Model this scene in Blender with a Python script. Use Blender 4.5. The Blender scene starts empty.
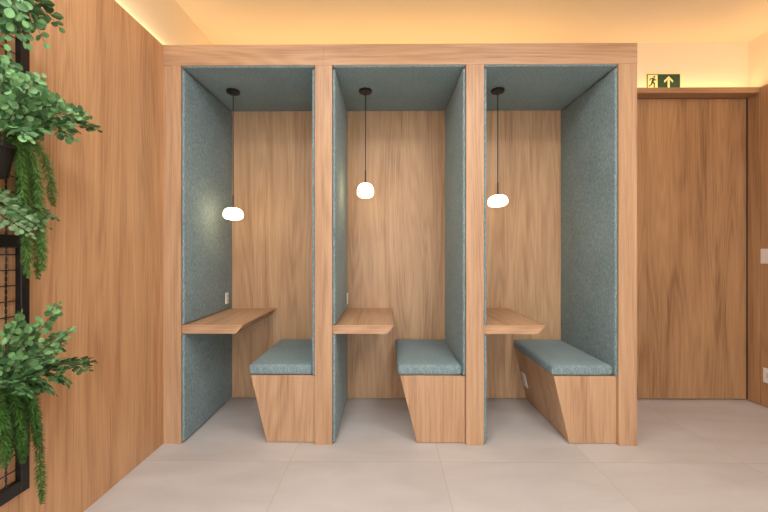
import bpy, bmesh, math, random
from mathutils import Vector, Matrix, Quaternion
S = bpy.context.scene
C = S.collection
rnd = random.Random(7)

# ------------------------------------------------------------------ colours and materials
def lin(c):
    r = []
    for v in c:
        v /= 255.0
        r.append(v / 12.92 if v <= 0.04045 else ((v + 0.055) / 1.055) ** 2.4)
    return (r[0], r[1], r[2], 1.0)

def new_mat(name):
    m = bpy.data.materials.new(name); m.use_nodes = True
    nt = m.node_tree
    return m, nt, nt.nodes['Principled BSDF']

def plain(name, rgb, rough=0.5, metal=0.0, emit=None, strength=0.0):
    m, nt, b = new_mat(name)
    b.inputs['Base Color'].default_value = lin(rgb)
    b.inputs['Roughness'].default_value = rough
    b.inputs['Metallic'].default_value = metal
    if emit:
        b.inputs['Emission Color'].default_value = lin(emit)
        b.inputs['Emission Strength'].default_value = strength
    return m

def node(nt, kind, **kw):
    n = nt.nodes.new(kind)
    for k, v in kw.items(): setattr(n, k, v)
    return n

def ramp(nt, stops):
    n = nt.nodes.new('ShaderNodeValToRGB')
    e = n.color_ramp.elements
    while len(e) < len(stops): e.new(0.5)
    for s, (p, c) in zip(e, stops):
        s.position = p; s.color = c
    return n

def wood(name, grain='z', light=(218, 180, 144), dark=(148, 108, 77), off=0.0, rough=0.42):
    """wood-grain laminate, the grain running along one world axis"""
    m, nt, b = new_mat(name)
    L = nt.links.new
    tc = node(nt, 'ShaderNodeTexCoord')
    def mapped(sx, so):
        mp = node(nt, 'ShaderNodeMapping')
        sc = [sx, sx, sx]; sc['xyz'.index(grain)] = sx * so
        mp.inputs['Scale'].default_value = sc
        mp.inputs['Location'].default_value = (off, off * 1.7, off * 0.6)
        L(tc.outputs['Object'], mp.inputs['Vector'])
        return mp
    # broad tonal bands, then fine fibres, then dark pores
    n1 = node(nt, 'ShaderNodeTexNoise'); n1.inputs['Scale'].default_value = 1.0
    n1.inputs['Detail'].default_value = 3; n1.inputs['Distortion'].default_value = 0.9
    L(mapped(8.0, 0.07).outputs[0], n1.inputs['Vector'])
    n2 = node(nt, 'ShaderNodeTexNoise'); n2.inputs['Scale'].default_value = 1.0
    n2.inputs['Detail'].default_value = 5; n2.inputs['Roughness'].default_value = 0.65; n2.inputs['Distortion'].default_value = 0.5
    L(mapped(190.0, 0.015).outputs[0], n2.inputs['Vector'])
    n3 = node(nt, 'ShaderNodeTexNoise'); n3.inputs['Scale'].default_value = 1.0; n3.inputs['Detail'].default_value = 2
    L(mapped(420.0, 0.012).outputs[0], n3.inputs['Vector'])
    # arched cathedral figure
    ct = node(nt, 'ShaderNodeTexNoise'); ct.inputs['Scale'].default_value = 1.0
    ct.inputs['Detail'].default_value = 1; ct.inputs['Distortion'].default_value = 0.3
    L(mapped(5.5, 0.075).outputs[0], ct.inputs['Vector'])
    cm = node(nt, 'ShaderNodeMath', operation='MULTIPLY'); cm.inputs[1].default_value = 80.0
    L(ct.outputs['Fac'], cm.inputs[0])
    cs = node(nt, 'ShaderNodeMath', operation='SINE'); L(cm.outputs[0], cs.inputs[0])
    wv = node(nt, 'ShaderNodeMath', operation='MULTIPLY_ADD'); wv.inputs[1].default_value = 0.5; wv.inputs[2].default_value = 0.5
    L(cs.outputs[0], wv.inputs[0])
    a1 = node(nt, 'ShaderNodeMath', operation='MULTIPLY_ADD'); a1.inputs[1].default_value = 0.44; a1.inputs[2].default_value = 0.0
    L(n1.outputs['Fac'], a1.inputs[0])
    a2 = node(nt, 'ShaderNodeMath', operation='MULTIPLY_ADD'); a2.inputs[1].default_value = 0.42
    L(n2.outputs['Fac'], a2.inputs[0]); L(a1.outputs[0], a2.inputs[2])
    a3 = node(nt, 'ShaderNodeMath', operation='MULTIPLY_ADD'); a3.inputs[1].default_value = 0.22
    L(n3.outputs['Fac'], a3.inputs[0]); L(a2.outputs[0], a3.inputs[2])
    a4 = node(nt, 'ShaderNodeMath', operation='MULTIPLY_ADD'); a4.inputs[1].default_value = 0.06
    L(wv.outputs[0], a4.inputs[0]); L(a3.outputs[0], a4.inputs[2])
    mid = tuple((x * 0.62 + y * 0.38) for x, y in zip(light, dark))
    r = ramp(nt, [(0.37, lin(dark)), (0.55, lin(mid)), (0.80, lin(light))])
    L(a4.outputs[0], r.inputs[0])
    L(r.outputs[0], b.inputs['Base Color'])
    b.inputs['Roughness'].default_value = rough
    b.inputs['Specular IOR Level'].default_value = 0.35
    bp = node(nt, 'ShaderNodeBump'); bp.inputs['Strength'].default_value = 0.06; bp.inputs['Distance'].default_value = 0.002
    L(a3.outputs[0], bp.inputs['Height']); L(bp.outputs[0], b.inputs['Normal'])
    return m

def fabric(name, a=(98, 122, 128), c=(164, 184, 187)):
    """melange woven upholstery"""
    m, nt, b = new_mat(name)
    L = nt.links.new
    tc = node(nt, 'ShaderNodeTexCoord')
    fac = None
    for sc, w in (((560, 560, 90), 0.42), ((260, 260, 560), 0.34), ((160, 160, 40), 0.09), ((7, 7, 7), 0.08)):
        mp = node(nt, 'ShaderNodeMapping'); mp.inputs['Scale'].default_value = [v * 0.55 for v in sc]
        L(tc.outputs['Object'], mp.inputs['Vector'])
        n = node(nt, 'ShaderNodeTexNoise'); n.inputs['Scale'].default_value = 1.0; n.inputs['Detail'].default_value = 2
        L(mp.outputs[0], n.inputs['Vector'])
        k = node(nt, 'ShaderNodeMath', operation='MULTIPLY_ADD'); k.inputs[1].default_value = w
        L(n.outputs['Fac'], k.inputs[0])
        if fac is None: k.inputs[2].default_value = 0.0
        else: L(fac.outputs[0], k.inputs[2])
        fac = k
    r = ramp(nt, [(0.38, lin(a)), (0.62, lin(c))])
    L(fac.outputs[0], r.inputs[0]); L(r.outputs[0], b.inputs['Base Color'])
    b.inputs['Roughness'].default_value = 0.95
    b.inputs['Specular IOR Level'].default_value = 0.15
    b.inputs['Sheen Weight'].default_value = 0.15
    bp = node(nt, 'ShaderNodeBump'); bp.inputs['Strength'].default_value = 0.25; bp.inputs['Distance'].default_value = 0.002
    L(fac.outputs[0], bp.inputs['Height']); L(bp.outputs[0], b.inputs['Normal'])
    return m

def tiles(name):
    """large square porcelain tiles with hairline joints and faint veins"""
    m, nt, b = new_mat(name)
    L = nt.links.new
    tc = node(nt, 'ShaderNodeTexCoord')
    sep = node(nt, 'ShaderNodeSeparateXYZ'); L(tc.outputs['Object'], sep.inputs[0])
    masks, ids = [], []
    for ax, o in (('X', 0.566), ('Y', 0.183)):
        add = node(nt, 'ShaderNodeMath', operation='ADD'); add.inputs[1].default_value = o + 8.77
        L(sep.outputs[ax], add.inputs[0])
        dv = node(nt, 'ShaderNodeMath', operation='DIVIDE'); dv.inputs[1].default_value = 0.877
        L(add.outputs[0], dv.inputs[0])
        fr = node(nt, 'ShaderNodeMath', operation='FRACT'); L(dv.outputs[0], fr.inputs[0])
        lt = node(nt, 'ShaderNodeMath', operation='LESS_THAN'); lt.inputs[1].default_value = 0.0034
        L(fr.outputs[0], lt.inputs[0]); masks.append(lt)
        fl = node(nt, 'ShaderNodeMath', operation='FLOOR'); L(dv.outputs[0], fl.inputs[0]); ids.append(fl)
    mx = node(nt, 'ShaderNodeMath', operation='MAXIMUM'); L(masks[0].outputs[0], mx.inputs[0]); L(masks[1].outputs[0], mx.inputs[1])
    cmb = node(nt, 'ShaderNodeCombineXYZ'); L(ids[0].outputs[0], cmb.inputs[0]); L(ids[1].outputs[0], cmb.inputs[1])
    sc = node(nt, 'ShaderNodeVectorMath', operation='SCALE'); sc.inputs['Scale'].default_value = 5.37
    L(cmb.outputs[0], sc.inputs[0])
    sh = node(nt, 'ShaderNodeVectorMath', operation='ADD'); L(tc.outputs['Object'], sh.inputs[0]); L(sc.outputs[0], sh.inputs[1])
    mp = node(nt, 'ShaderNodeMapping'); mp.inputs['Scale'].default_value = (1.0, 2.6, 1.0); mp.inputs['Rotation'].default_value = (0, 0, 0.25)
    L(sh.outputs[0], mp.inputs['Vector'])
    n = node(nt, 'ShaderNodeTexNoise'); n.inputs['Scale'].default_value = 1.6; n.inputs['Detail'].default_value = 5
    n.inputs['Distortion'].default_value = 0.8
    L(mp.outputs[0], n.inputs['Vector'])
    r = ramp(nt, [(0.30, lin((194, 189, 186))), (0.52, lin((202, 198, 196))), (0.72, lin((208, 204, 203)))])
    L(n.outputs['Fac'], r.inputs[0])
    mix = node(nt, 'ShaderNodeMix', data_type='RGBA')
    L(mx.outputs[0], mix.inputs['Factor']); L(r.outputs[0], mix.inputs[6])
    mix.inputs[7].default_value = lin((180, 171, 163))
    L(mix.outputs[2], b.inputs['Base Color'])
    b.inputs['Roughness'].default_value = 0.5
    b.inputs['Specular IOR Level'].default_value = 0.4
    return m

def leaf_mat(name, dark, light, rough=0.6):
    m, nt, b = new_mat(name)
    L = nt.links.new
    g = node(nt, 'ShaderNodeNewGeometry')
    r = ramp(nt, [(0.0, lin(dark)), (1.0, lin(light))])
    L(g.outputs['Random Per Island'], r.inputs[0]); L(r.outputs[0], b.inputs['Base Color'])
    b.inputs['Roughness'].default_value = rough
    return m

M = {
    'wood': wood('oak_laminate_vertical', 'z'),
    'wood_x': wood('oak_laminate_horizontal', 'x', off=3.1),
    'wood_y': wood('oak_laminate_depthwise', 'y', off=1.3),
    'wood_back': wood('oak_laminate_booth_back', 'z', light=(222, 182, 142), dark=(146, 106, 74), off=5.2),
    'wood_wall': wood('oak_laminate_wall', 'z', light=(228, 182, 137), dark=(158, 111, 74), off=9.7),
    'wood_door': wood('oak_laminate_door', 'z', light=(204, 161, 117), dark=(124, 87, 58), off=12.4),
    'fabric': fabric('blue_grey_weave'),
    'tiles': tiles('porcelain_tiles'),
    'plaster': plain('white_plaster', (240, 225, 198), 0.9),
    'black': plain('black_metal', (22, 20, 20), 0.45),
    'bronze': plain('dark_bronze', (40, 32, 28), 0.4),
    'gap': plain('dark_board', (60, 46, 36), 0.8),
    'opal': plain('opal_glass', (250, 246, 238), 0.3, emit=(255, 216, 162), strength=12.0),
    'white': plain('white_plastic', (236, 232, 226), 0.35),
    'slot': plain('grey_plastic', (206, 202, 197), 0.4),
    'sign_cream': plain('photoluminescent_cream', (244, 232, 170), 0.5),
    'sign_green': plain('sign_green', (28, 68, 48), 0.5),
    'fern': leaf_mat('fern_leaf', (36, 80, 38), (126, 176, 112)),
    'fern_pale': leaf_mat('pale_fern_leaf', (92, 140, 84), (160, 194, 146)),
    'tail': leaf_mat('foxtail_leaf', (48, 92, 34), (120, 162, 78)),
    'tail_dark': leaf_mat('dark_foxtail_leaf', (34, 74, 22), (88, 134, 50)),
    'stem': plain('brown_stem', (70, 60, 38), 0.7),
    'fill_panel': plain('fill_panel_diffuser', (250, 250, 250), 0.4, emit=(255, 250, 242), strength=6.0),  # glowing face of the added ceiling panels
    'soil': plain('potting_soil', (48, 38, 30), 0.95),
}

# ------------------------------------------------------------------ mesh helpers
def link(name, bm, mat, parent=None, smooth=False):
    bmesh.ops.recalc_face_normals(bm, faces=bm.faces[:])
    me = bpy.data.meshes.new(name); bm.to_mesh(me); bm.free()
    mats = mat if isinstance(mat, (list, tuple)) else [mat]
    for m in mats: me.materials.append(m)
    if smooth:
        for p in me.polygons: p.use_smooth = True
    o = bpy.data.objects.new(name, me); C.objects.link(o)
    if parent: o.parent = parent
    return o

def box(bm, x0, x1, y0, y1, z0, z1, bevel=0.0, seg=2):
    r = bmesh.ops.create_cube(bm, size=1.0)
    for v in r['verts']:
        v.co = Vector((x0 + (v.co.x + 0.5) * (x1 - x0), y0 + (v.co.y + 0.5) * (y1 - y0), z0 + (v.co.z + 0.5) * (z1 - z0)))
    if bevel:
        es = {e for v in r['verts'] for e in v.link_edges}
        bmesh.ops.bevel(bm, geom=list(es), offset=bevel, segments=seg, profile=0.5, affect='EDGES')
    return bm

def prism(bm, pts, y0, y1, bevel=0.0, seg=2):
    """profile in x-z pushed along y"""
    a = [bm.verts.new((x, y0, z)) for x, z in pts]
    b = [bm.verts.new((x, y1, z)) for x, z in pts]
    fs = [bm.faces.new(a), bm.faces.new(b[::-1])]
    n = len(pts)
    for i in range(n):
        fs.append(bm.faces.new((a[i], b[i], b[(i + 1) % n], a[(i + 1) % n])))
    if bevel:
        es = {e for f in fs for e in f.edges}
        bmesh.ops.bevel(bm, geom=list(es), offset=bevel, segments=seg, profile=0.5, affect='EDGES')
    return bm

def lathe(bm, prof, cx=0, cy=0, cz=0, n=32, sx=1, sy=1):
    rings = []
    for r, z in prof:
        if r < 1e-6: rings.append([bm.verts.new((cx, cy, cz + z))])
        else: rings.append([bm.verts.new((cx + r * sx * math.cos(2 * math.pi * i / n), cy + r * sy * math.sin(2 * math.pi * i / n), cz + z)) for i in range(n)])
    for a, b in zip(rings, rings[1:]):
        for i in range(n):
            j = (i + 1) % n
            if len(a) == 1 and len(b) == 1: continue
            if len(a) == 1: bm.faces.new((a[0], b[i], b[j]))
            elif len(b) == 1: bm.faces.new((a[i], a[j], b[0]))
            else: bm.faces.new((a[i], a[j], b[j], b[i]))
    for ring in (rings[0], rings[-1]):
        if len(ring) > 1: bm.faces.new(ring)
    return bm

def tube(bm, pts, r, n=8, r1=None):
    pts = [Vector(p) for p in pts]
    rings = []
    for i, p in enumerate(pts):
        d = (pts[min(i + 1, len(pts) - 1)] - pts[max(i - 1, 0)]).normalized()
        u = d.orthogonal().normalized() if i == 0 else (u - d * u.dot(d)).normalized()
        v = d.cross(u)
        rr = r if r1 is None else r + (r1 - r) * i / (len(pts) - 1)
        rings.append([bm.verts.new(p + (u * math.cos(2 * math.pi * k / n) + v * math.sin(2 * math.pi * k / n)) * rr) for k in range(n)])
    for a, b in zip(rings, rings[1:]):
        for k in range(n):
            bm.faces.new((a[k], a[(k + 1) % n], b[(k + 1) % n], b[k]))
    bm.faces.new(rings[0][::-1]); bm.faces.new(rings[-1])
    return bm

def B(): return bmesh.new()

def thing(name, label, cat, loc, group=None):
    o = bpy.data.objects.new(name, None); C.objects.link(o)
    o.location = loc; o.empty_display_size = 0.1
    o['label'] = label; o['category'] = cat
    if group: o['group'] = group
    return o

def part(name, bm, mat, parent, smooth=False, label=None):
    """mesh given in world coordinates, stored relative to its parent's base"""
    off = Vector((0, 0, 0)); p = parent
    while p is not None:
        off += p.location; p = p.parent
    bmesh.ops.translate(bm, verts=bm.verts[:], vec=-off)
    o = link(name, bm, mat, parent, smooth)
    if label: o['label'] = label
    return o

def structure(name, bm, mat, parent=None):
    o = link(name, bm, mat, parent)
    if parent is None: o['kind'] = 'structure'
    return o

# ------------------------------------------------------------------ room shell
XL, XR, YB, YF, ZC = -1.468, 3.012, 0.745, -5.0, 2.968
HP = 2.538                                       # height of wood cladding and booths
structure('floor', box(B(), XL - 0.1, XR + 0.1, YF - 0.1, YB + 0.1, -0.1, 0.0), M['tiles'])
structure('ceiling', box(B(), XL - 0.1, XR + 0.1, YF - 0.1, YB + 0.1, ZC, ZC + 0.1), M['plaster'])
wl = structure('wall_left', box(B(), XL - 0.1, XL, YF, YB, 0, ZC), M['plaster'])
structure('wood_cladding', box(B(), XL, -1.423, YF, YB, 0, HP, 0.001, 1), M['wood_wall'], wl)
wr = structure('wall_right', box(B(), XR, XR + 0.1, YF, YB, 0, ZC), M['plaster'])
structure('wood_cladding', box(B(), 2.980, XR, YF, 0.617, 0.004, HP, 0.001, 1), M['wood_door'], wr)
structure('wall_back', box(B(), XL - 0.1, XR + 0.1, YB, YB + 0.1, 0, ZC), M['plaster'])
bm = B()                                         # front wall behind the photographer, with an opening added to let in fill daylight
wx0, wx1, wz0, wz1 = -1.2, 1.7, 0.15, 2.5
for q in ((XL - 0.1, wx0, 0, ZC), (wx1, XR + 0.1, 0, ZC), (wx0, wx1, 0, wz0), (wx0, wx1, wz1, ZC)):
    box(bm, q[0], q[1], YF - 0.1, YF, q[2], q[3])
structure('wall_front', bm, M['plaster'])
bm = B()
for xx in (wx0, (wx0 * 2 + wx1) / 3, (wx0 + wx1 * 2) / 3, wx1 - 0.05): box(bm, xx, xx + 0.05, YF - 0.08, YF - 0.02, wz0, wz1)
for zz in (wz0, wz1 - 0.05): box(bm, wx0, wx1, YF - 0.08, YF - 0.02, zz, zz + 0.05)
structure('added_fill_window', bm, M['black'])  # frame of the unseen window, added for frontal fill daylight
d = structure('door_1', box(B(), 1.60, 2.966, 0.715, YB, 0.012, 2.490, 0.0015, 1), M['wood_door'])
structure('door_gap_shade', box(B(), 2.966, 2.977, 0.7155, YB, 0.012, 2.495), M['black'], d)  # black strip standing in for the shade between door and jamb
structure('door_jamb', box(B(), 2.977, XR, 0.620, YB, 0.004, 2.495, 0.001, 1), M['wood_door'], d)
structure('door_head', box(B(), 1.580, XR, 0.620, YB, 2.495, 2.540, 0.001, 1), wood('oak_laminate_head', 'x', light=(198, 158, 118), dark=(132, 94, 64)), d)

# ------------------------------------------------------------------ booth carcass
bx = thing('booth_row', 'oak wood row of three open booths lined with blue grey fabric', 'booth', (0.075, 0.36, 0))
posts = [(-1.423, -1.310), (-0.457, -0.346), (0.501, 0.614), (1.460, 1.576)]
YBK = 0.722
# first post with a narrow filler strip against the wall
part('filler_strip', box(B(), -1.423, -1.3715, 0.003, YBK, 0, 2.406, 0.001, 1), M['wood'], bx)
for i, (a, b) in enumerate(posts):
    if i == 0: a = -1.3705
    part('post', box(B(), a, b, 0.0, 0.745, 0, 2.406, 0.0015, 1), wood('oak_laminate_post_%d' % i, 'z', off=1.9 * i), bx)
part('header', box(B(), -1.423, -0.4032, 0.0, 0.05, 2.4065, HP, 0.0012, 1), M['wood_x'], bx)
part('header', box(B(), -0.4030, 1.577, 0.0, 0.05, 2.4065, HP, 0.0012, 1), M['wood_x'], bx)
part('roof_board', box(B(), -1.423, 1.577, 0.05, 0.745, 2.425, 2.445), M['gap'], bx)
T = 0.019
openings = [(-1.310, -0.457), (-0.346, 0.501), (0.614, 1.460)]
desk_z0, desk_z1 = 0.699, 0.755
for a, b in openings:
    part('back_panel', box(B(), a, b, YBK, 0.745, 0.006, 2.42, 0.001, 1), M['wood_back'], bx)
    part('upholstered_panel', box(B(), a + 0.001, a + T, 0.007, YBK - 0.002, desk_z1 + 0.004, 2.386, 0.008, 3), M['fabric'], bx, True)
    part('upholstered_panel', box(B(), a + 0.001, a + T, 0.007, YBK - 0.002, 0.012, desk_z0 - 0.004, 0.008, 3), M['fabric'], bx, True)
    part('upholstered_panel', box(B(), b - T, b - 0.001, 0.007, YBK - 0.002, 0.437, 2.386, 0.008, 3), M['fabric'], bx, True)
    part('upholstered_ceiling_panel', box(B(), a + 0.003, b - 0.003, 0.006, YBK - 0.002, 2.396, 2.424, 0.008, 3), M['fabric'], bx, True)

# ------------------------------------------------------------------ desks and benches
where = ['left', 'middle', 'right']
for (a, b), w in zip(openings, where):
    xl, xt, xb = a + 0.0006, a + 0.390, a + 0.345
    t = thing('desk', f'wood desk shelf with undercut edge in the {w} booth', 'desk', (a + 0.19, 0.37, desk_z0), 'booth desks')
    part('desktop', prism(B(), [(xl, desk_z0), (xb, desk_z0), (xt, desk_z1 - 0.004), (xt, desk_z1), (xl, desk_z1)], 0.018, YBK - 0.0006, 0.0008, 1), M['wood_y'], t)
    part('edge_band', prism(B(), [(xl + 0.0005, desk_z0 + 0.0005), (xb - 0.0005, desk_z0 + 0.0005), (xt - 0.0005, desk_z1 - 0.0045), (xt - 0.0005, desk_z1 - 0.0005), (xl + 0.0005, desk_z1 - 0.0005)], 0.0165, 0.018), M['wood_x'], t)

for (a, b), w, xl, xb in zip(openings, where, (-0.873, 0.084, 1.063), (-0.770, 0.191, 1.161)):
    b -= 0.0006
    t = thing('bench', f'slanted wood bench with blue grey seat cushion in the {w} booth', 'bench', (b - 0.2, 0.37, 0), 'booth benches')
    part('base', prism(B(), [(xb, 0.004), (b, 0.004), (b, 0.431), (xl, 0.431)], 0.024, YBK - 0.0006, 0.0012, 1), wood('oak_laminate_bench_' + w, 'z', off={'left': 2.2, 'middle': 6.6, 'right': 8.8}[w]), t)
    bm = B()
    box(bm, xl - 0.014, b - T - 0.001, 0.018, YBK - 0.003, 0.433, 0.500, 0.021, 4)
    for v in bm.verts:                        # slight crown of the foam
        u = (v.co.x - xl) / 0.4; k = (v.co.y - 0.02) / 0.7
        if v.co.z > 0.49: v.co.z += 0.006 * max(0, math.sin(math.pi * min(1, max(0, u)))) * max(0, math.sin(math.pi * min(1, max(0, k))))
    part('seat_cushion', bm, M['fabric'], t, True)

# ------------------------------------------------------------------ pendant lamps
def pendant(x, y, z, sx, sy, h, rz, tilt, label):
    t = thing('pendant_lamp', label, 'lamp', (x, y, 2.395), 'booth pendant lamps')
    part('canopy', lathe(B(), [(0.0, 0.0), (0.047, 0.0), (0.047, -0.014), (0.044, -0.017), (0.0, -0.017)], x, y, 2.3945), M['black'], t)
    top = z + h / 2
    part('cord', tube(B(), [(x, y, 2.38), (x, y, top + 0.08)], 0.0035), M['bronze'], t)
    part('stem', tube(B(), [(x, y, top + 0.09), (x, y, top + 0.004)], 0.0055), M['bronze'], t)
    part('cap', lathe(B(), [(0.0, 0.006), (0.018, 0.006), (0.026, 0.0), (0.026, -0.006), (0, -0.006)], x, y, top), M['bronze'], t)
    bm = B(); prof = []
    for i in range(21):                       # flattened pebble profile
        a = -math.pi / 2 + math.pi * i / 20
        c, s = math.cos(a), math.sin(a)
        prof.append((abs(c) ** 0.72, (abs(s) ** 0.85) * (1 if s > 0 else -1) * h / 2))
    prof[0] = (0, -h / 2); prof[-1] = (0, h / 2)
    lathe(bm, prof, 0, 0, 0, 40, sx / 2, sy / 2)
    for v in bm.verts:
        v.co.x *= 1.0 - 0.10 * v.co.z / h * 2
        v.co.y *= 1.0 - 0.10 * v.co.z / h * 2
        v.co.z += tilt * v.co.x
    bmesh.ops.rotate(bm, verts=bm.verts[:], cent=(0, 0, 0), matrix=Matrix.Rotation(rz, 3, 'Z'))
    bmesh.ops.translate(bm, verts=bm.verts[:], vec=(x, y, z))
    part('glass_shade', bm, M['opal'], t, True, 'glowing white glass shade')
    return t
pendant(-1.118, 0.333, 1.500, 0.140, 0.120, 0.090, 0.0, -0.04, 'flat round glowing pendant lamp hanging lowest, in the left booth')
pendant(-0.155, 0.333, 1.668, 0.118, 0.130, 0.108, 0.0, 0.0, 'rounder glowing pendant lamp hanging highest, in the middle booth')
pendant(0.803, 0.333, 1.592, 0.141, 0.120, 0.087, 0.0, 0.07, 'flat glowing pendant lamp hanging close to the left post of the right booth')

# ------------------------------------------------------------------ sockets and switches
def plate(cx, cy, cz, n, w, h, name, label, cat, slots):
    """cover plate on a surface facing n"""
    n = Vector(n).normalized(); up = Vector((0, 0, 1)); up = (up - n * up.dot(n)).normalized(); r = up.cross(n)
    base = Vector((cx, cy, cz))
    t = thing(name, label, cat, base)
    R = Matrix((r, up, n)).transposed()
    def pl(x0, x1, y0, y1, z0, z1, bev):
        bm = box(B(), x0, x1, y0, y1, z0, z1, bev, 2)
        bmesh.ops.transform(bm, matrix=R.to_4x4(), verts=bm.verts[:])
        return bm
    link('cover_plate', pl(-w / 2, w / 2, -h / 2, h / 2, 0, 0.008, 0.003), M['white'], t)
    for (sx, sy, sw, sh, nm) in slots:
        link(nm, pl(sx - sw / 2, sx + sw / 2, sy - sh / 2, sy + sh / 2, 0.0075, 0.011, 0.001), M['white'] if nm == 'rocker' else M['slot'], t)
    return t
plate(-1.286, 0.598, 0.852, (1, 0, 0), 0.05, 0.09, 'power_outlet', 'white outlet on the blue grey panel above the left booth desk', 'outlet', [(0, 0.018, 0.03, 0.025, 'socket'), (0, -0.018, 0.03, 0.025, 'socket')])
plate(-0.319, 0.598, 0.852, (1, 0, 0), 0.05, 0.09, 'power_outlet', 'white outlet on the fabric panel above the middle booth desk', 'outlet', [(0, 0.018, 0.03, 0.025, 'socket'), (0, -0.018, 0.03, 0.025, 'socket')])
ns = Vector((-0.427, 0, -0.098)).normalized()
xs = 1.045 + (0.431 - 0.19) * (0.098 / 0.427) + 0.0172
plate(xs, 0.645, 0.19, ns, 0.08, 0.115, 'power_outlet', 'white outlet low on the slanted side of the right bench', 'outlet', [(0, 0.02, 0.035, 0.03, 'socket'), (0, -0.02, 0.035, 0.03, 'socket')])
plate(2.9795, 0.540, 1.19, (-1, 0, 0), 0.14, 0.118, 'light_switch', 'white two row switch plate on wood wall right of the door', 'switch', [(0, 0.024, 0.10, 0.036, 'rocker'), (0, -0.024, 0.10, 0.036, 'rocker')])
plate(2.9795, 0.540, 0.255, (-1, 0, 0), 0.10, 0.115, 'power_outlet', 'white outlet low on the wood wall right of the door', 'outlet', [(0.0, 0.0, 0.045, 0.04, 'socket')])

# ------------------------------------------------------------------ exit sign
def exit_sign():
    x0, x1, z0, z1, y = 2.158, 2.452, 2.570, 2.714, 0.745
    t = thing('exit_sign', 'green exit sign with running figure and upward arrow above the door', 'sign', ((x0 + x1) / 2, y, z0))
    part('sign_plate', box(B(), x0, x1, y - 0.004, y, z0, z1, 0.001, 1), M['sign_cream'], t)
    f = y - 0.0045
    part('green_field', box(B(), x0 + 0.009, x1 - 0.009, f - 0.0006, y - 0.004, z0 + 0.009, z1 - 0.009), M['sign_green'], t)
    xm = x0 + 0.098
    part('pictogram_field', box(B(), x0 + 0.017, xm, f - 0.0012, f - 0.0006, z0 + 0.015, z1 - 0.015), M['sign_cream'], t)
    def flat(bm, pts, ya, yb):
        prism(bm, pts, ya, yb)
    # arrow: shaft and chevron head
    ax, az = x0 + 0.190, z1 - 0.024
    bm = B(); q = f - 0.0013
    flat(bm, [(ax - 0.0085, z0 + 0.016), (ax + 0.0085, z0 + 0.016), (ax + 0.0085, az - 0.018), (ax - 0.0085, az - 0.018)], q, f - 0.0006)
    flat(bm, [(ax, az), (ax + 0.038, az - 0.040), (ax + 0.034, az - 0.056), (ax, az - 0.022)], q, f - 0.0006)
    flat(bm, [(ax, az), (ax, az - 0.022), (ax - 0.034, az - 0.056), (ax - 0.038, az - 0.040)], q, f - 0.0006)
    part('arrow', bm, M['sign_cream'], t)
    # running figure: head, leaning torso, bent arms and legs
    cx, cz = x0 + 0.057, z0 + 0.070
    bm = B(); y0, y1 = f - 0.0019, f - 0.0012
    def limb(p, q_, w0, w1):
        p, q_ = Vector(p), Vector(q_); d = (q_ - p).normalized(); n = Vector((-d.y, d.x))
        flat(bm, [tuple(Vector((cx, cz)) + v) for v in (p + n * w0 * 1.3, p - n * w0 * 1.3, q_ - n * w1 * 1.3, q_ + n * w1 * 1.3)], y0, y1)
    hd = [(cx + 0.014 + 0.0075 * math.cos(2 * math.pi * k / 14), cz + 0.043 + 0.0075 * math.sin(2 * math.pi * k / 14)) for k in range(14)]
    flat(bm, hd, y0, y1)
    limb((0.008, 0.033), (-0.003, -0.004), 0.0075, 0.006)
    limb((0.008, 0.031), (-0.018, 0.026), 0.004, 0.0032); limb((-0.017, 0.027), (-0.026, 0.012), 0.0032, 0.003)
    limb((0.009, 0.030), (0.018, 0.014), 0.004, 0.0032); limb((0.017, 0.015), (0.029, 0.020), 0.0032, 0.003)
    limb((-0.001, -0.001), (0.015, -0.014), 0.0055, 0.0042); limb((0.014, -0.012), (0.012, -0.042), 0.0042, 0.0034); limb((0.010, -0.041), (0.021, -0.042), 0.003, 0.003)
    limb((-0.004, -0.001), (-0.011, -0.022), 0.0055, 0.0042); limb((-0.010, -0.022), (-0.028, -0.031), 0.0042, 0.0034); limb((-0.027, -0.029), (-0.031, -0.038), 0.003, 0.003)
    part('running_figure', bm, M['sign_green'], t)
exit_sign()

# ------------------------------------------------------------------ black trellis on the left wall
WX = -1.423
def trellis():
    t = thing('wall_trellis', 'black metal wire trellis frame hung on the left wood wall', 'trellis', (WX, -1.3, 0.295))
    fx = -1.398; y1, y0 = -0.878, -1.78
    for ya, yb in ((y1 - 0.034, y1), (y0, y0 + 0.034)):
        part('upright', box(B(), WX, fx, ya, yb, 0.295, 2.225, 0.002, 1), M['black'], t)
    for za, zb in ((0.295, 0.345), (1.235, 1.283), (2.175, 2.225)):
        part('crossbar', box(B(), WX, fx - 0.0005, y0 + 0.034, y1 - 0.034, za, zb, 0.002, 1), M['black'], t)
    for za, zb in ((0.345, 1.235), (1.283, 2.175)):
        z = za + 0.045
        while z < zb - 0.02:
            part('wire', tube(B(), [(WX + 0.012, y0 + 0.03, z), (WX + 0.012, y1 - 0.03, z)], 0.0022, 6), M['black'], t)
            z += 0.0585
        y = y1 - 0.080
        while y > y0 + 0.06:                 # twisted upright wires
            n = int((zb - za) / 0.008)
            bm = B()
            for ph in (0, math.pi):
                tube(bm, [(WX + 0.015 + 0.0022 * math.cos(ph + k * 1.05), y + 0.0022 * math.sin(ph + k * 1.05), za + (zb - za) * k / n) for k in range(n + 1)], 0.0019, 5)
            part('twisted_wire', bm, M['black'], t)
            y -= 0.117
    return t
trellis()

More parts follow.
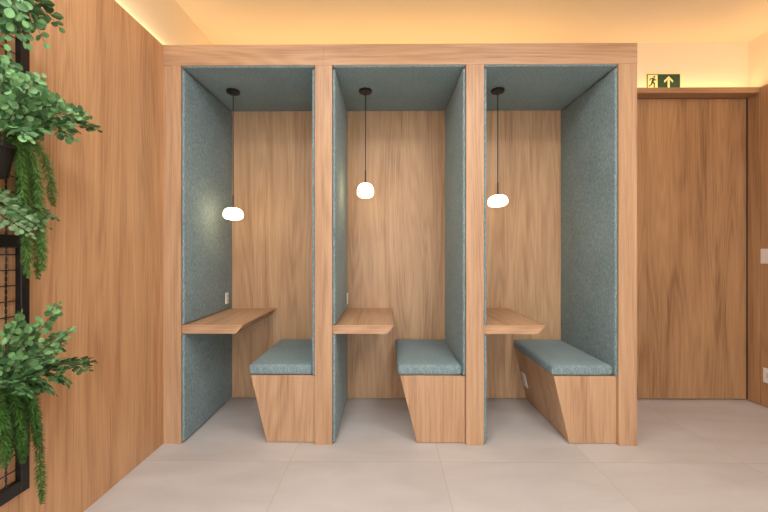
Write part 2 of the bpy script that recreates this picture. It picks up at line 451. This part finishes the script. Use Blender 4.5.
# ------------------------------------------------------------------ pots and plants
def pot(x, y, z0, z1, r0, r1, label):
    t = thing('plant_pot', label, 'pot', (x, y, z0), 'wall trellis pots')
    h = z1 - z0
    part('bowl', lathe(B(), [(0.0, 0), (r0, 0), (r0 + (r1 - r0) * .9, h * .88), (r1 + 0.004, h * .88), (r1 + 0.004, h), (r1 - 0.004, h), (r1 - 0.008, h * .86), (0, h * .86)], x, y, z0, 28), M['black'], t)
    part('hook', box(B(), WX + 0.018, x - r1 + 0.004, y - 0.012, y + 0.012, z1 - 0.03, z1 - 0.008), M['black'], t)
    return t

def curve_pts(p, q, sag, n):
    p, q = Vector(p), Vector(q)
    c = (p + q) / 2 + Vector((0, 0, sag))
    return [p * (1 - k) ** 2 + c * 2 * k * (1 - k) + q * k * k for k in [i / n for i in range(n + 1)]]

def leaflet(bm, p, d, nrm, L, W):
    """one rounded, slightly folded fan leaflet growing from p along d"""
    d = d.normalized(); s = d.cross(nrm).normalized(); n = s.cross(d).normalized()
    out = [(0.0, 0.0), (0.18, 0.30), (0.50, 0.50), (0.80, 0.42), (1.0, 0.12), (1.0, -0.12), (0.80, -0.42), (0.50, -0.50), (0.18, -0.30)]
    curl = rnd.uniform(0.05, 0.22)
    v = []
    for a, b in out:
        v.append(bm.verts.new(p + d * a * L + s * b * W + n * (abs(b) * curl * W - a * a * 0.15 * L)))
    bm.faces.new((v[0], v[1], v[2], v[3], v[4])); bm.faces.new((v[0], v[4], v[5])); bm.faces.new((v[0], v[5], v[6], v[7], v[8]))

def frond(bm, bs, p, q, sag, L, W, pairs, branch=0.0, dens=1.0):
    """stem with leaflets; branch > 0 gives side twigs with leaflets of their own"""
    pts = curve_pts(p, q, sag, 14)
    tube(bs, pts, 0.0016, 5, 0.0007)
    ax = (Vector(q) - Vector(p)).normalized()
    if abs(ax.z) > 0.55:                       # climbing or drooping sprays lie close to the wall
        side = ax.cross(Vector((1, 0, 0))).normalized()
        side = Quaternion(ax, rnd.uniform(-0.5, 0.5)) @ side
    else:
        side = ax.cross(Vector((0, 0, 1))).normalized()
        side = Quaternion(ax, rnd.choice((-1, 1)) * rnd.uniform(0.25, 0.95)) @ side
    for i in range(pairs):
        k = 0.18 + 0.82 * (i + 0.5) / pairs
        f = k * 14; j = min(13, int(f)); pos = pts[j].lerp(pts[j + 1], f - j); d = (pts[j + 1] - pts[j]).normalized()
        up = side.cross(d).normalized()
        taper = 1.0 - 0.25 * k
        for sgn in (1, -1):
            if rnd.random() > dens and 0.35 < k < 0.8: continue
            out = (side * sgn + d * rnd.uniform(0.35, 0.8) + up * rnd.uniform(-0.3, 0.3)).normalized()
            if branch and k < 0.93:
                tl = branch * (1.25 - k) * 0.85 * rnd.uniform(0.7, 1.2)
                e = pos + out * tl + Vector((0, 0, -0.12 * tl))
                tube(bs, [pos, pos.lerp(e, 0.5) + Vector((0, 0, 0.04 * tl)), e], 0.0009, 4, 0.0005)
                m = max(2, int(tl / (L * 0.62)))
                for a in range(m):
                    kk = (a + 0.6) / m
                    pp = pos.lerp(e, kk)
                    for s2 in (1, -1):
                        o2 = (d * s2 * 0.9 + out * 0.6 + up * rnd.uniform(-0.35, 0.35)).normalized()
                        nn = (up + Vector((rnd.uniform(-.5, .5), rnd.uniform(-.8, .2), rnd.uniform(-.3, .5)))).normalized()
                        if abs(nn.dot(o2)) < 0.95: leaflet(bm, pp, o2, nn, L * rnd.uniform(0.7, 1.0), W * rnd.uniform(0.75, 1.1))
                leaflet(bm, e, out, up, L, W)
            else:
                nn = (up + Vector((rnd.uniform(-.5, .5), rnd.uniform(-.8, .2), rnd.uniform(-.3, .5)))).normalized()
                if abs(nn.dot(out)) < 0.95: leaflet(bm, pos, out, nn, L * taper * rnd.uniform(0.8, 1.15), W * taper * rnd.uniform(0.8, 1.15))
    leaflet(bm, pts[-1], pts[-1] - pts[-2], side.cross(pts[-1] - pts[-2]).normalized(), L * 0.7, W * 0.7)

def fern(label, base, tips, mat, L=0.028, W=0.024, group=None):
    t = thing('hanging_fern', label, 'plant', base, group)
    for (q, sag, pairs, br, dn) in tips:
        bm, bs = B(), B()
        b0 = Vector(base) + Vector((rnd.uniform(-.01, .01), rnd.uniform(-.01, .01), 0))
        frond(bm, bs, b0, q, sag, L, W, pairs, br, dn)
        o = part('frond', bm, mat, t, False)
        part('frond_stem', bs, M['stem'], o)
    return t

def tail_pts(p, over, end, n=26):
    """rises over the rim, then hangs down to end"""
    p, o, e = Vector(p), Vector(over), Vector(end)
    out = []
    for i in range(n + 1):
        k = i / n
        c1 = o + Vector((0, 0, 0.05)); c2 = Vector((o.x * .4 + e.x * .6, o.y * .4 + e.y * .6, o.z - 0.05))
        out.append(p * (1 - k) ** 3 + c1 * 3 * k * (1 - k) ** 2 + c2 * 3 * k * k * (1 - k) + e * k ** 3)
    return out

def foxtail(bm, pts, rad, per_m):
    """trailing stem thick with fine needles"""
    tube(bm, pts, 0.0022, 5, 0.0012)
    total = sum((b - a).length for a, b in zip(pts, pts[1:]))
    acc = 0.0
    for a, b in zip(pts, pts[1:]):
        seg = (b - a).length; d = (b - a).normalized(); u = d.orthogonal().normalized(); v = d.cross(u)
        for i in range(max(1, int(seg * per_m))):
            k = rnd.random(); p = a.lerp(b, k); kk = (acc + seg * k) / total
            r = rad * (1.0 if kk < 0.85 else 1.0 - 0.55 * (kk - 0.85) / 0.15) * rnd.uniform(0.75, 1.15)
            an = rnd.uniform(0, 2 * math.pi)
            o = u * math.cos(an) + v * math.sin(an)
            tip = p + o * r + d * r * rnd.uniform(0.5, 1.0)
            w = (tip - p).cross(d).normalized() * 0.0013
            mid = p.lerp(tip, 0.55) + d * -0.0015
            x = [bm.verts.new(q) for q in (p, mid + w, tip, mid - w)]
            bm.faces.new(x)
        acc += seg

def trailing(label, base, tails, mat, rad, per_m):
    t = thing('trailing_plant', label, 'plant', base, 'trailing plants on the trellis')
    for over, end in tails:
        bm = B()
        foxtail(bm, tail_pts(base, over, end), rad, per_m)
        part('trailing_stem', bm, mat, t)
    return t

# middle pot with its fern and long tails
pot(-1.318, -1.096, 1.468, 1.578, 0.046, 0.062, 'black pot on the upper trellis with long trailing stems')
base = (-1.312, -1.080, 1.568)
fern('large green fern with fine leaves spreading from the upper trellis pot', base, [
    ((-1.27, -0.705, 1.755), 0.12, 12, 0.050, 0.76),
    ((-1.25, -0.780, 1.785), 0.10, 10, 0.045, 0.76),
    ((-1.30, -0.830, 1.815), 0.10, 9, 0.055, 0.72),
    ((-1.24, -0.860, 1.670), 0.13, 9, 0.055, 0.64),
    ((-1.28, -0.800, 1.720), 0.12, 10, 0.050, 0.72),
    ((-1.30, -0.930, 1.880), 0.06, 9, 0.060, 0.72),
    ((-1.26, -1.000, 1.830), 0.06, 8, 0.060, 0.72),
    ((-1.31, -1.040, 1.890), 0.04, 10, 0.070, 0.80),
    ((-1.22, -0.960, 1.750), 0.10, 9, 0.065, 0.72),
    ((-1.26, -1.100, 1.820), 0.05, 9, 0.070, 0.80),
    ((-1.22, -1.060, 1.740), 0.08, 9, 0.070, 0.72),
    ((-1.20, -1.075, 1.600), 0.10, 7, 0.050, 0.64),
], M['fern'], 0.029, 0.024)
trailing('long bright green foxtail stems hanging from the upper trellis pot', (-1.312, -1.065, 1.566), [
    ((-1.27, -1.04, 1.60), (-1.285, -1.000, 1.130)),
    ((-1.29, -1.00, 1.61), (-1.30, -0.945, 1.120)),
    ((-1.27, -0.97, 1.63), (-1.30, -0.885, 1.400)),
    ((-1.25, -1.01, 1.61), (-1.27, -0.960, 1.150)),
    ((-1.25, -1.05, 1.59), (-1.27, -1.035, 1.370)),
    ((-1.30, -0.99, 1.62), (-1.33, -0.905, 1.210)),
], M['tail'], 0.022, 2500)

# pale sprig just above the crossbar, rooted in a pot further along the trellis
pot(-1.318, -1.345, 1.330, 1.450, 0.046, 0.062, 'black pot holding the pale sprig left of the trellis crossbar')
fern('pale small leaved sprig reaching across the trellis crossbar', (-1.312, -1.330, 1.440), [
    ((-1.27, -0.905, 1.345), 0.05, 15, 0.032, 0.80),
    ((-1.26, -0.945, 1.310), 0.06, 14, 0.038, 0.80),
    ((-1.24, -1.000, 1.300), 0.07, 12, 0.040, 0.80),
    ((-1.26, -1.010, 1.275), 0.05, 12, 0.040, 0.80),
    ((-1.28, -0.990, 1.345), 0.07, 13, 0.040, 0.80),
    ((-1.30, -1.020, 1.380), 0.06, 12, 0.036, 0.80),
], M['fern_pale'], 0.021, 0.016)

# lower pot, fern and tails
pot(-1.318, -1.120, 0.610, 0.730, 0.046, 0.062, 'black pot on the lower trellis hidden under dark green foliage')
base = (-1.312, -1.100, 0.718)
fern('green fern with arching sprays spreading from the lower trellis pot', base, [
    ((-1.27, -0.725, 0.740), 0.12, 14, 0.055, 0.80),
    ((-1.25, -0.775, 0.725), 0.13, 13, 0.060, 0.80),
    ((-1.28, -0.830, 0.690), 0.12, 12, 0.055, 0.80),
    ((-1.30, -0.860, 1.010), 0.02, 10, 0.050, 0.64),
    ((-1.30, -0.800, 0.905), 0.05, 9, 0.045, 0.60),
    ((-1.29, -0.850, 0.850), 0.06, 9, 0.045, 0.60),
    ((-1.30, -1.010, 1.000), 0.04, 10, 0.065, 0.80),
    ((-1.26, -1.060, 0.980), 0.04, 10, 0.065, 0.80),
    ((-1.30, -0.960, 0.930), 0.05, 10, 0.060, 0.76),
    ((-1.22, -1.040, 0.850), 0.08, 9, 0.065, 0.80),
    ((-1.22, -0.980, 0.710), 0.12, 9, 0.060, 0.80),
    ((-1.26, -0.920, 0.680), 0.12, 9, 0.055, 0.80),
    ((-1.20, -1.060, 0.720), 0.10, 8, 0.060, 0.80),
], M['fern'], 0.026, 0.019)
tl = [((-1.29, -0.985, 0.74), (-1.30, -0.930, 0.270))]
for i in range(15):
    y = -1.15 + 0.0105 * i; x = -1.31 + 0.08 * ((i * 7) % 5) / 5
    tl.append(((x, y, 0.745), (x + 0.004, y + 0.012, 0.570 - 0.05 * ((i * 3) % 4) / 2)))
trailing('dark green trailing stems with one long strand below the lower fern', (-1.312, -1.095, 0.715), tl, M['tail_dark'], 0.020, 2400)

# top plant
pot(-1.318, -1.200, 2.030, 2.140, 0.046, 0.062, 'black pot at the top of the trellis holding the uppermost leafy plant')
fern('leafy green plant at the top of the trellis with drooping twigs', (-1.312, -1.180, 2.130), [
    ((-1.29, -0.870, 2.105), 0.06, 7, 0.042, 0.7),
    ((-1.29, -0.930, 2.010), 0.12, 7, 0.040, 0.6),
    ((-1.30, -0.985, 1.975), 0.10, 7, 0.045, 0.6),
    ((-1.27, -1.030, 1.955), 0.09, 7, 0.045, 0.6),
    ((-1.24, -1.060, 2.010), 0.08, 7, 0.045, 0.7),
    ((-1.30, -1.060, 1.930), 0.07, 7, 0.040, 0.6),
], M['fern'], 0.033, 0.027)

# ------------------------------------------------------------------ lights
def area(name, loc, size, energy, color, rot=(0, 0, 0), spread=math.pi):
    l = bpy.data.lights.new(name, 'AREA'); l.shape = 'RECTANGLE'; l.size, l.size_y = size
    l.energy = energy; l.color = color; l.spread = spread
    o = bpy.data.objects.new(name, l); C.objects.link(o)
    o.location = loc; o.rotation_euler = rot
    return o
WARM = (1.0, 0.62, 0.27)
area('booth_cove_light', (0.08, 0.64, 2.46), (2.9, 0.04), 7.4, WARM, (math.pi, 0, 0))
area('door_cove_light', (2.35, 0.675, 2.55), (1.25, 0.03), 1.7, WARM, (math.pi, 0, 0))
area('left_cove_light', (-1.445, -1.2, 2.545), (0.03, 3.6), 3, (1.0, 0.72, 0.42), (math.pi, 0, 0))
area('right_cove_light', (2.996, -1.2, 2.545), (0.02, 3.4), 6, WARM, (math.pi, 0, 0))
for i, (x, y) in enumerate(((-0.60, -1.5), (1.1, -1.5), (-0.60, -3.4), (1.1, -3.4))):  # unseen ceiling panels added for even fill light
    t = thing('added_ceiling_light', ['added square fill light over the front left of the room', 'added square fill light over the front right of the room', 'added square fill light over the rear left of the room', 'added square fill light over the rear right of the room'][i], 'lamp', (x, y, ZC), 'added fill lights')
    part('frame', box(B(), x - 0.32, x + 0.32, y - 0.32, y + 0.32, ZC - 0.02, ZC), M['white'], t)
    part('diffuser', box(B(), x - 0.3, x + 0.3, y - 0.3, y + 0.3, ZC - 0.024, ZC - 0.018), M['fill_panel'], t)
    area('room_fill_light', (x, y, ZC - 0.03), (0.58, 0.58), 17, (0.92, 0.96, 1.0))
w = bpy.data.worlds.new('World'); S.world = w; w.use_nodes = True
w.node_tree.nodes['Background'].inputs[0].default_value = (0.86, 0.94, 1, 1)
w.node_tree.nodes['Background'].inputs[1].default_value = 5.0

# ------------------------------------------------------------------ camera
cam = bpy.data.cameras.new('camera'); co = bpy.data.objects.new('camera', cam); C.objects.link(co)
co.location = (0, -2.278, 1.215); co.rotation_euler = (math.pi / 2, 0, math.radians(0.45))
cam.sensor_width = 36; cam.lens = 36 * 360 / 768; cam.shift_y = -3 / 768; cam.clip_start = 0.02
S.camera = co
S.view_settings.view_transform = 'Standard'; S.view_settings.look = 'None'
S.view_settings.gamma = 1.0; S.view_settings.use_curve_mapping = False
S.view_settings.exposure = 0.0
